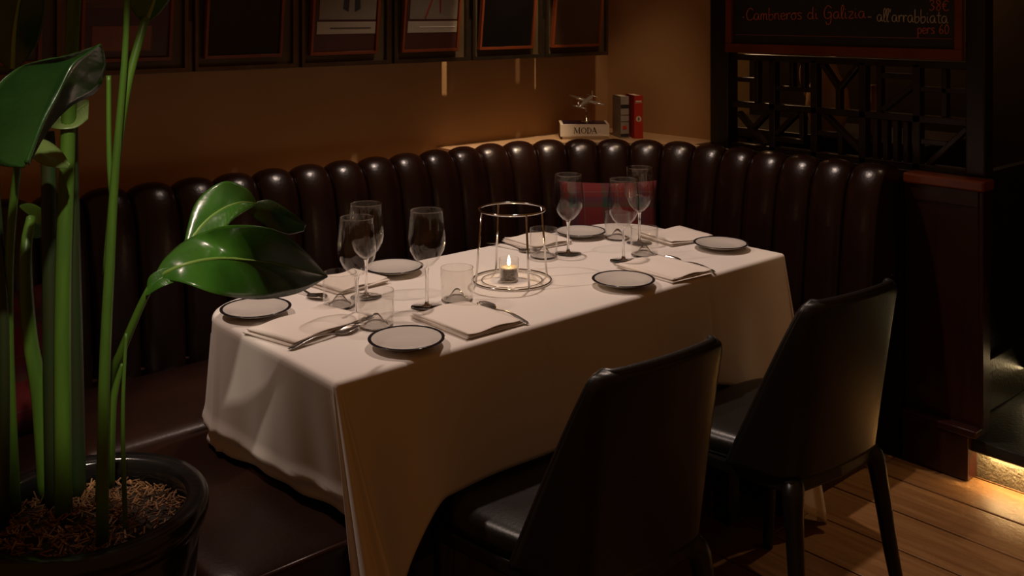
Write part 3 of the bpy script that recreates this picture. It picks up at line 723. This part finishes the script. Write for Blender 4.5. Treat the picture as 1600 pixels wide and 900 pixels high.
# ================================================================ CUSHIONS
def pillow(label, loc, rz, tilt, w, h, d, m):
    def half(sg):
        def f(u, v):
            x_, z_ = 2*u-1, 2*v-1
            k = max(0, (1-x_**4)*(1-z_**4))**.55
            pin = 1-.06*(1-abs(z_))*0
            return (w/2*x_*(1-.05*(1-abs(z_)**2)), sg*d/2*k, h/2*z_*(1-.05*(1-abs(x_)**2)))
        return f
    mb = MB().grid(half(1), 21, 21).grid(half(-1), 21, 21)
    o = obj('cushion', mb, m, smooth=True, loc=loc); o.rotation_euler = (tilt, 0, rz)
    return tag(o, label, 'cushion', 'tartan cushions')
pillow('red and green tartan cushion in the banquette corner behind the wine glasses', (2.655, 2.445, .64), math.radians(-40), math.radians(-16), .36, .36, .13, M_TARTAN)
pillow('red tartan cushion on the banquette behind the plant stems', (.60, 2.52, .60), math.radians(8), math.radians(-18), .34, .34, .12, M_TARTAN)

# ================================================================ BOOKS + MODEL AEROPLANE on the ledge
LZ = .9265
DIR = math.atan2(2.684-2.833, 2.95-2.783)
def text_mesh(s, size, name):
    cu = bpy.data.curves.new(name, 'FONT'); cu.body = s; cu.size = size; cu.align_x = 'CENTER'; cu.align_y = 'CENTER'; cu.extrude = .0003
    o = bpy.data.objects.new(name, cu); C.objects.link(o)
    bpy.context.view_layer.update()
    me = bpy.data.meshes.new_from_object(o.evaluated_get(bpy.context.evaluated_depsgraph_get()))
    bpy.data.objects.remove(o); me.materials.clear(); return me
def book_flat(label, c, rz, L, D, T, cover, spine_text=None, topm=None):
    t = thing('book', label, 'book', c, rz, 'books on the corner ledge')
    obj('cover', MB().box(-L/2, L/2, -D/2, -D/2+.003, 0, T).box(-L/2, L/2, -D/2, D/2, 0, .0025).box(-L/2, L/2, -D/2, D/2, T-.0025, T), cover, t, bevel=.0008)
    obj('pages', MB().box(-L/2+.003, L/2-.003, -D/2+.004, D/2-.003, .0026, T-.0026), M_PAPER, t)
    if topm: obj('cover_art', MB().box(-L/2+.012, L/2-.01, -D/2+.01, D/2-.004, T, T+.0006), topm, t)
    if spine_text:
        hh = T*.5; z0 = T*.24; y_ = -D/2-.0004
        def ink(*segs):
            mb = MB()
            for x0, za, x1, zb, w_ in segs: mb.bar((x0*hh, y_, z0+za*hh), (x1*hh, y_, z0+zb*hh), .0006, w_*hh, (1, 0, .001)) if abs(za-zb) > 1e-3 else mb.box(x0*hh, x1*hh, y_-.0003, y_+.0003, z0+za*hh-w_*hh/2, z0+za*hh+w_*hh/2)
            obj('spine_letter', mb, M_INK, t)
        def ring_(cx, rx, rz, w0, w1, a0, a1):
            mb = MB(); n = 20; vs = []
            for k in range(n+1):
                a = a0+(a1-a0)*k/n; w_ = w0+(w1-w0)*abs(math.cos(a))
                for q in (-.5, .5):
                    vs.append(((cx+(rx+q*w_)*math.cos(a))*hh, y_-.0002, z0+(.5+(rz+q*w0)*math.sin(a))*hh))
            return mb.add(vs, [(2*k, 2*k+1, 2*k+3, 2*k+2) for k in range(n)])
        ink((-1.75, 0, -1.65, 1, .07), (-1.65, 1, -1.28, .05, .15), (-1.28, .05, -.92, 1, .06), (-.92, 1, -.88, 0, .15), (-1.87, .02, -1.63, .02, .05), (-1.02, .02, -.74, .02, .05), (-1.8, .98, -1.58, .98, .05), (-.98, .98, -.76, .98, .05))
        obj('spine_letter', ring_(-.18, .38, .46, .06, .15, 0, 2*PI), M_INK, t)
        d_ = ring_(.55, .48, .46, .06, .15, -PI/2, PI/2); obj('spine_letter', d_, M_INK, t)
        ink((.50, 0, .50, 1, .15), (.36, .02, .62, .02, .05), (.36, .98, .62, .98, .05))
        ink((1.20, 0, 1.55, 1, .06), (1.55, 1, 1.92, 0, .16), (1.32, .36, 1.78, .36, .05), (1.08, .02, 1.32, .02, .05), (1.78, .02, 2.05, .02, .05))
    return t
book_flat('thin white book lying under the thick white book', (2.885, 2.795, LZ), DIR, .185, .13, .012, M_PAPER)
book_flat('thick white book lying flat with MODA on its spine', (2.882, 2.797, LZ+.0122), DIR, .195, .14, .048, M_PAPER, 'MODA', M_PLUM)
def book_up(label, c, rz, T, D, Hh, cover, extra):
    t = thing('book', label, 'book', c, rz, 'books on the corner ledge')
    obj('cover', MB().box(-T/2, T/2, -D/2, -D/2+.002, 0, Hh).box(-T/2, -T/2+.002, -D/2, D/2, 0, Hh).box(T/2-.002, T/2, -D/2, D/2, 0, Hh), cover, t, bevel=.0006)
    obj('pages', MB().box(-T/2+.0022, T/2-.0022, -D/2+.0024, D/2-.003, .002, Hh-.002), M_PAPER, t)
    for nm, x0, x1, z0, z1, m in extra: obj(nm, MB().box(x0, x1, -D/2-.0006, -D/2, z0, z1), m, t)
    return t
bg = book_up('grey-white book standing upright beside the red one', (3.010, 2.712, LZ), DIR+.2, .034, .11, .168, M_GREYBK,
        [('spine_band', -.0169, .0169, .120, .135, M_INK), ('spine_band', -.0169, .0169, .092, .094, M_INK), ('spine_band', -.0169, .0169, .066, .068, M_INK), ('spine_mark', -.008, .008, .036, .05, M_RED), ('spine_band', -.0169, .0169, .006, .018, M_INK)])
br = book_up('red book standing upright at the end of the ledge row', (3.046, 2.670, LZ), DIR+.2, .036, .11, .172, M_RED,
        [('spine_band', -.012, .012, .146, .152, M_PAPER), ('spine_band', -.015, .015, .142, .1435, M_PAPER)])
em = obj('spine_emblem', MB().lathe([(0, 0), (.0115, 0), (.0115, .0008), (0, .0008)], 24), M_PAPER, br); em.rotation_euler = (PI/2, 0, 0); em.location = (0, -.055, .078)
e2 = obj('emblem_figure', MB().tube([(0, -.007, .0012), (0, .006, .0012)], [.001, .0028], 6).tube([(-.005, -.001, .0012), (.005, -.001, .0012)], .0008, 5), M_INK, em)
# aeroplane
ap = thing('model_aeroplane', 'silver model propeller aeroplane on a stand atop the MODA book', 'model aeroplane', (2.885, 2.785, LZ+.0609), DIR+.25)
obj('stand_base', MB().lathe([(0, 0), (.022, 0), (.022, .004), (.012, .012), (.006, .022), (.003, .03)], 28), M_CHROME, ap, smooth=True)
obj('stand_rod', MB().tube([(0, 0, .026), (0, 0, .078)], .0018, 8), M_CHROME, ap, smooth=True)
Mp = Matrix.Translation((0, 0, .084)) @ Matrix.Rotation(math.radians(40), 4, 'Z') @ Matrix.Rotation(math.radians(-22), 4, 'Y') @ Matrix.Rotation(math.radians(12), 4, 'X')
def apart(name, mb):
    mb.v = [tuple(Mp @ Vector(v)) for v in mb.v]; obj(name, mb, M_SILVER, ap, smooth=True)
apart('fuselage', MB().tube([(-.062, 0, .004), (-.045, 0, .003), (-.015, 0, .002), (.02, 0, 0), (.04, 0, 0), (.05, 0, 0)], [.002, .005, .0095, .011, .009, .003], 14))
def wing(y0, y1, x0, x1, c0, c1, z0, z1, th):
    return MB().add([(x0, y0, z0-th), (x0+c0, y0, z0), (x0, y0, z0+th), (x0-c0, y0, z0), (x1, y1, z1-th*.5), (x1+c1, y1, z1), (x1, y1, z1+th*.5), (x1-c1, y1, z1)], [(0, 1, 5, 4), (1, 2, 6, 5), (2, 3, 7, 6), (3, 0, 4, 7), (0, 3, 2, 1), (4, 5, 6, 7)])
for s in (-1, 1):
    apart('wing', wing(0, s*.082, .012, .004, .015, .007, -.003, .006, .0025))
    apart('tailplane', wing(0, s*.03, -.056, -.060, .009, .005, .005, .006, .0012))
apart('fin', MB().add([(-.048, -.001, .006), (-.048, .001, .006), (-.066, .001, .005), (-.066, -.001, .005), (-.060, 0, .032), (-.068, 0, .032)], [(0, 1, 4), (2, 3, 5), (1, 2, 5, 4), (3, 0, 4, 5), (0, 3, 2, 1)]))
apart('propeller', MB().bar((.051, 0, -.024), (.051, 0, .024), .002, .005).bar((.052, -.024, 0), (.052, .024, 0), .002, .005))

# ================================================================ PLANT
PC = Vector((.549, 1.645, 0))
pot = thing('planter', 'glossy black round planter at the lower left holding the plant', 'planter', (PC.x, PC.y, 0))
obj('vessel', MB().lathe([(0, 0.001), (.135, 0.001), (.142, .01), (.155, .25), (.170, .52), (.176, .60), (.156, .602), (.150, .56), (.150, .54), (0, .54)], 56), M_POT, pot, smooth=True)
obj('rim', MB().lathe([(.176, .596), (.184, .602), (.189, .618), (.188, .636), (.183, .642), (.160, .642), (.154, .637), (.152, .60), (.156, .598)], 56), M_POT, pot, smooth=True)
def soilf(u, v):
    a = 2*PI*u; r = .151*v
    return (r*math.cos(a), r*math.sin(a), .598+.012*math.sin(a*3+r*30)*v*(1-v)*2+.02*(1-v))
obj('soil', MB().grid(soilf, 48, 14, True), M_SOIL, pot, smooth=True)
chips = MB()
for k in range(900):
    a = random.uniform(0, 2*PI); r = .148*math.sqrt(random.random())
    c = Vector((r*math.cos(a), r*math.sin(a), .604+.02*(1-r/.15)+random.uniform(0, .008)))
    if abs(a-5.6) < .5 and r > .05: c.z += .012*random.random()
    d = Vector((random.uniform(-1, 1), random.uniform(-1, 1), random.uniform(-.3, .6))).normalized()*random.uniform(.004, .011)
    chips.bar(c-d, c+d, random.uniform(.0012, .003), random.uniform(.001, .002))
ck = obj('bark_mulch', chips, M_CHIP, loc=(PC.x, PC.y, 0)); tag(ck, 'loose golden bark mulch covering the planter soil', 'mulch', kind='stuff')
plant = thing('strelitzia_plant', 'tall green bird-of-paradise plant with paddle leaves in the foreground', 'plant', (PC.x, PC.y, .6))
def pchild(name, mb, m, parent=None, **k):
    o = obj(name, mb, m, parent or plant, **k)
    if parent is None: o.location = (-PC.x, -PC.y, -.6)
    return o
STEMS = {
'S_main': [(0.542, 1.553, 0.614), (0.544, 1.551, 0.86), (0.551, 1.545, 1.057), (0.555, 1.541, 1.155), (0.561, 1.536, 1.253), (0.569, 1.529, 1.391), (0.572, 1.526, 1.587)] ,
'S_cut': [(0.555, 1.541, 1.125), (0.552, 1.551, 1.203), (0.553, 1.557, 1.333)] ,
'S_leaf5': [(0.55, 1.559, 1.025), (0.566, 1.559, 1.201), (0.583, 1.557, 1.32), (0.607, 1.562, 1.402), (0.615, 1.569, 1.42)] ,
'S_thick': [(0.524, 1.676, 0.611), (0.526, 1.688, 0.93), (0.535, 1.694, 1.189), (0.54, 1.689, 1.367), (0.55, 1.68, 1.608)] ,
'S_darkA': [(0.526, 1.728, 0.608), (0.525, 1.743, 0.918), (0.525, 1.756, 1.162), (0.523, 1.757, 1.231)] ,
'S_darkB': [(0.565, 1.734, 0.61), (0.564, 1.748, 0.909), (0.564, 1.762, 1.157), (0.564, 1.762, 1.255)] ,
'S_left': [(0.472, 1.75, 0.613), (0.458, 1.735, 0.871), (0.453, 1.713, 1.042), (0.453, 1.673, 1.18), (0.442, 1.615, 1.207)] ,
'S_sheath': [(0.53, 1.778, 0.61), (0.52, 1.787, 0.778), (0.507, 1.799, 0.887), (0.502, 1.803, 1.017), (0.521, 1.84, 1.074)] ,
'S_far': [(0.446, 1.719, 0.613), (0.446, 1.719, 0.94), (0.436, 1.728, 1.195), (0.48, 1.796, 1.333)] ,
'S_big': [(0.583, 1.677, 0.614), (0.59, 1.671, 0.794), (0.599, 1.623, 0.884), (0.619, 1.578, 0.976), (0.638, 1.575, 1.004)] ,
'S_thin': [(0.584, 1.57, 0.613), (0.584, 1.582, 0.791), (0.592, 1.589, 0.919)] ,
'S_bract': [(0.577, 1.629, 0.665), (0.581, 1.626, 0.778), (0.586, 1.621, 0.82), (0.595, 1.613, 0.863)] ,
}
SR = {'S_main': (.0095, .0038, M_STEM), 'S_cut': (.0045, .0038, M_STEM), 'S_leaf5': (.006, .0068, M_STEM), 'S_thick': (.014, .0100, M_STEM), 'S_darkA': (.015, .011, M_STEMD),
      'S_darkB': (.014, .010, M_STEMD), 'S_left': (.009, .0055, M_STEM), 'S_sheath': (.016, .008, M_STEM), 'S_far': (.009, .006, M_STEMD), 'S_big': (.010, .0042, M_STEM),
      'S_thin': (.004, .0025, M_STEM), 'S_bract': (.011, .003, M_STEM)}
for k, pts in STEMS.items():
    r0, r1, m = SR[k]; n = 20
    q = catmull(pts, n)
    pchild('stem', MB().tube(q, [r0+(r1-r0)*i/(n-1) for i in range(n)], 10), m, smooth=True)
LEAVES = {
'big_low':( [(0.636, 1.576, 1.002), (0.667, 1.549, 1.021), (0.715, 1.546, 1.024), (0.769, 1.552, 1.014), (0.828, 1.539, 0.999), (0.911, 1.506, 0.969)],[(0.635, 1.578, 1.008), (0.663, 1.606, 1.025), (0.718, 1.637, 1.043), (0.743, 1.535, 1.078), (0.791, 1.439, 1.072), (0.911, 1.506, 0.97)],[(0.638, 1.575, 0.999), (0.655, 1.52, 1.002), (0.705, 1.501, 0.978), (0.817, 1.576, 0.932), (0.902, 1.594, 0.923), (0.911, 1.506, 0.968)] ),
'big_up':( [(0.701, 1.625, 1.022), (0.753, 1.66, 1.057), (0.796, 1.675, 1.076), (0.829, 1.673, 1.084), (0.866, 1.679, 1.077)],[(0.705, 1.636, 1.024), (0.76, 1.708, 1.087), (0.81, 1.703, 1.121), (0.851, 1.693, 1.106), (0.866, 1.679, 1.079)],[(0.7, 1.613, 1.022), (0.731, 1.599, 1.03), (0.755, 1.591, 1.056), (0.795, 1.622, 1.07), (0.866, 1.679, 1.076)] ),
'big_side':( [(0.851, 1.693, 1.068), (0.897, 1.692, 1.057), (0.944, 1.704, 1.037), (0.985, 1.708, 1.016)],[(0.851, 1.693, 1.073), (0.906, 1.711, 1.075), (0.953, 1.709, 1.045), (0.985, 1.708, 1.018)],[(0.851, 1.693, 1.063), (0.888, 1.687, 1.033), (0.934, 1.686, 1.01), (0.976, 1.702, 1.006)] ),
'curl':( [(0.615, 1.568, 0.979), (0.633, 1.566, 0.998), (0.654, 1.56, 1.006), (0.673, 1.544, 1.002)],[(0.62, 1.577, 0.983), (0.624, 1.574, 1.007), (0.65, 1.565, 1.018), (0.673, 1.544, 1.003)],[(0.617, 1.567, 0.978), (0.628, 1.543, 0.994), (0.649, 1.538, 1.0), (0.673, 1.544, 1.0)] ),
'sheen':( [(0.408, 1.459, 1.223), (0.429, 1.466, 1.274), (0.452, 1.473, 1.314), (0.474, 1.48, 1.353), (0.496, 1.487, 1.369), (0.519, 1.493, 1.383)],[(0.405, 1.461, 1.217), (0.364, 1.457, 1.232), (0.35, 1.443, 1.303), (0.391, 1.447, 1.354), (0.459, 1.467, 1.368), (0.519, 1.494, 1.384)],[(0.413, 1.467, 1.219), (0.451, 1.513, 1.259), (0.496, 1.554, 1.289), (0.536, 1.558, 1.31), (0.539, 1.529, 1.349), (0.52, 1.492, 1.382)] ),
'torn':( [(0.508, 1.718, 1.248), (0.526, 1.714, 1.255), (0.549, 1.707, 1.265), (0.572, 1.701, 1.28)],[(0.509, 1.717, 1.252), (0.535, 1.747, 1.269), (0.559, 1.739, 1.281), (0.571, 1.701, 1.285)],[(0.509, 1.717, 1.244), (0.518, 1.682, 1.242), (0.542, 1.674, 1.243), (0.564, 1.681, 1.255)] ),
'pale':( [(0.457, 1.629, 1.224), (0.476, 1.625, 1.214), (0.496, 1.621, 1.203), (0.515, 1.618, 1.191)],[(0.462, 1.638, 1.23), (0.489, 1.654, 1.23), (0.51, 1.649, 1.213), (0.515, 1.618, 1.193)],[(0.456, 1.63, 1.214), (0.466, 1.595, 1.201), (0.486, 1.59, 1.194), (0.509, 1.609, 1.188)] ),
'top':( [(0.614, 1.569, 1.412), (0.627, 1.571, 1.442), (0.642, 1.571, 1.492), (0.668, 1.575, 1.587)],[(0.611, 1.572, 1.414), (0.589, 1.565, 1.442), (0.587, 1.567, 1.496), (0.665, 1.577, 1.587)],[(0.616, 1.567, 1.412), (0.654, 1.587, 1.44), (0.692, 1.594, 1.505), (0.67, 1.573, 1.587)] ),
'low_far':( [(0.542, 1.901, 1.06), (0.566, 1.961, 1.035), (0.59, 2.02, 1.017), (0.622, 2.098, 0.997)],[(0.541, 1.903, 1.062), (0.547, 2.004, 1.067), (0.589, 2.074, 1.056), (0.622, 2.098, 1.033)],[(0.544, 1.9, 1.057), (0.542, 1.928, 1.025), (0.58, 2.002, 1.002), (0.623, 2.097, 0.987)] ),
'far_dark':( [(0.48, 1.796, 1.331), (0.487, 1.816, 1.387), (0.5, 1.832, 1.452), (0.522, 1.839, 1.552)],[(0.478, 1.798, 1.331), (0.451, 1.876, 1.386), (0.452, 1.902, 1.463), (0.521, 1.84, 1.552)],[(0.483, 1.793, 1.333), (0.529, 1.833, 1.374), (0.545, 1.845, 1.452), (0.525, 1.837, 1.55)] ),
}
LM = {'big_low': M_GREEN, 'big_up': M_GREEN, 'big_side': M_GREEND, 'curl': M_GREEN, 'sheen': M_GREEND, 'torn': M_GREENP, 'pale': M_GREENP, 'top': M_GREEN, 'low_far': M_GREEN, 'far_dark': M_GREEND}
for k, (mid, ea, eb) in LEAVES.items():
    n = 40; A, Mi, Bq = catmull(ea, n), catmull(mid, n), catmull(eb, n)
    def f(u, v, A=A, Mi=Mi, Bq=Bq, n=n):
        i = int(round(u*(n-1))); s = 2*v-1
        e = A[i] if s < 0 else Bq[i]; t = abs(s); p = Mi[i].lerp(e, t)
        # side veins as gentle corrugation, blade bowed between rib and edge
        w = (e-Mi[i]).length
        p = p+Vector((0, 0, 1))*(.13*w*t*(1-t)*2+.0010*math.sin((u*16-t*1.3)*2*PI)*t*(1-t)*3)
        return p
    lf = pchild('leaf', MB().grid(f, n, 17), LM[k], smooth=True, solid=.0007)
    if k in ('big_low', 'big_up', 'sheen', 'top', 'torn', 'far_dark'):
        pchild('midrib', MB().tube([p+Vector((0, 0, .0008)) for p in Mi], [.0034*(1-.8*i/(n-1))+.0004 for i in range(n)], 6), M_RIB if k != 'sheen' else M_GREEND, lf, smooth=True)
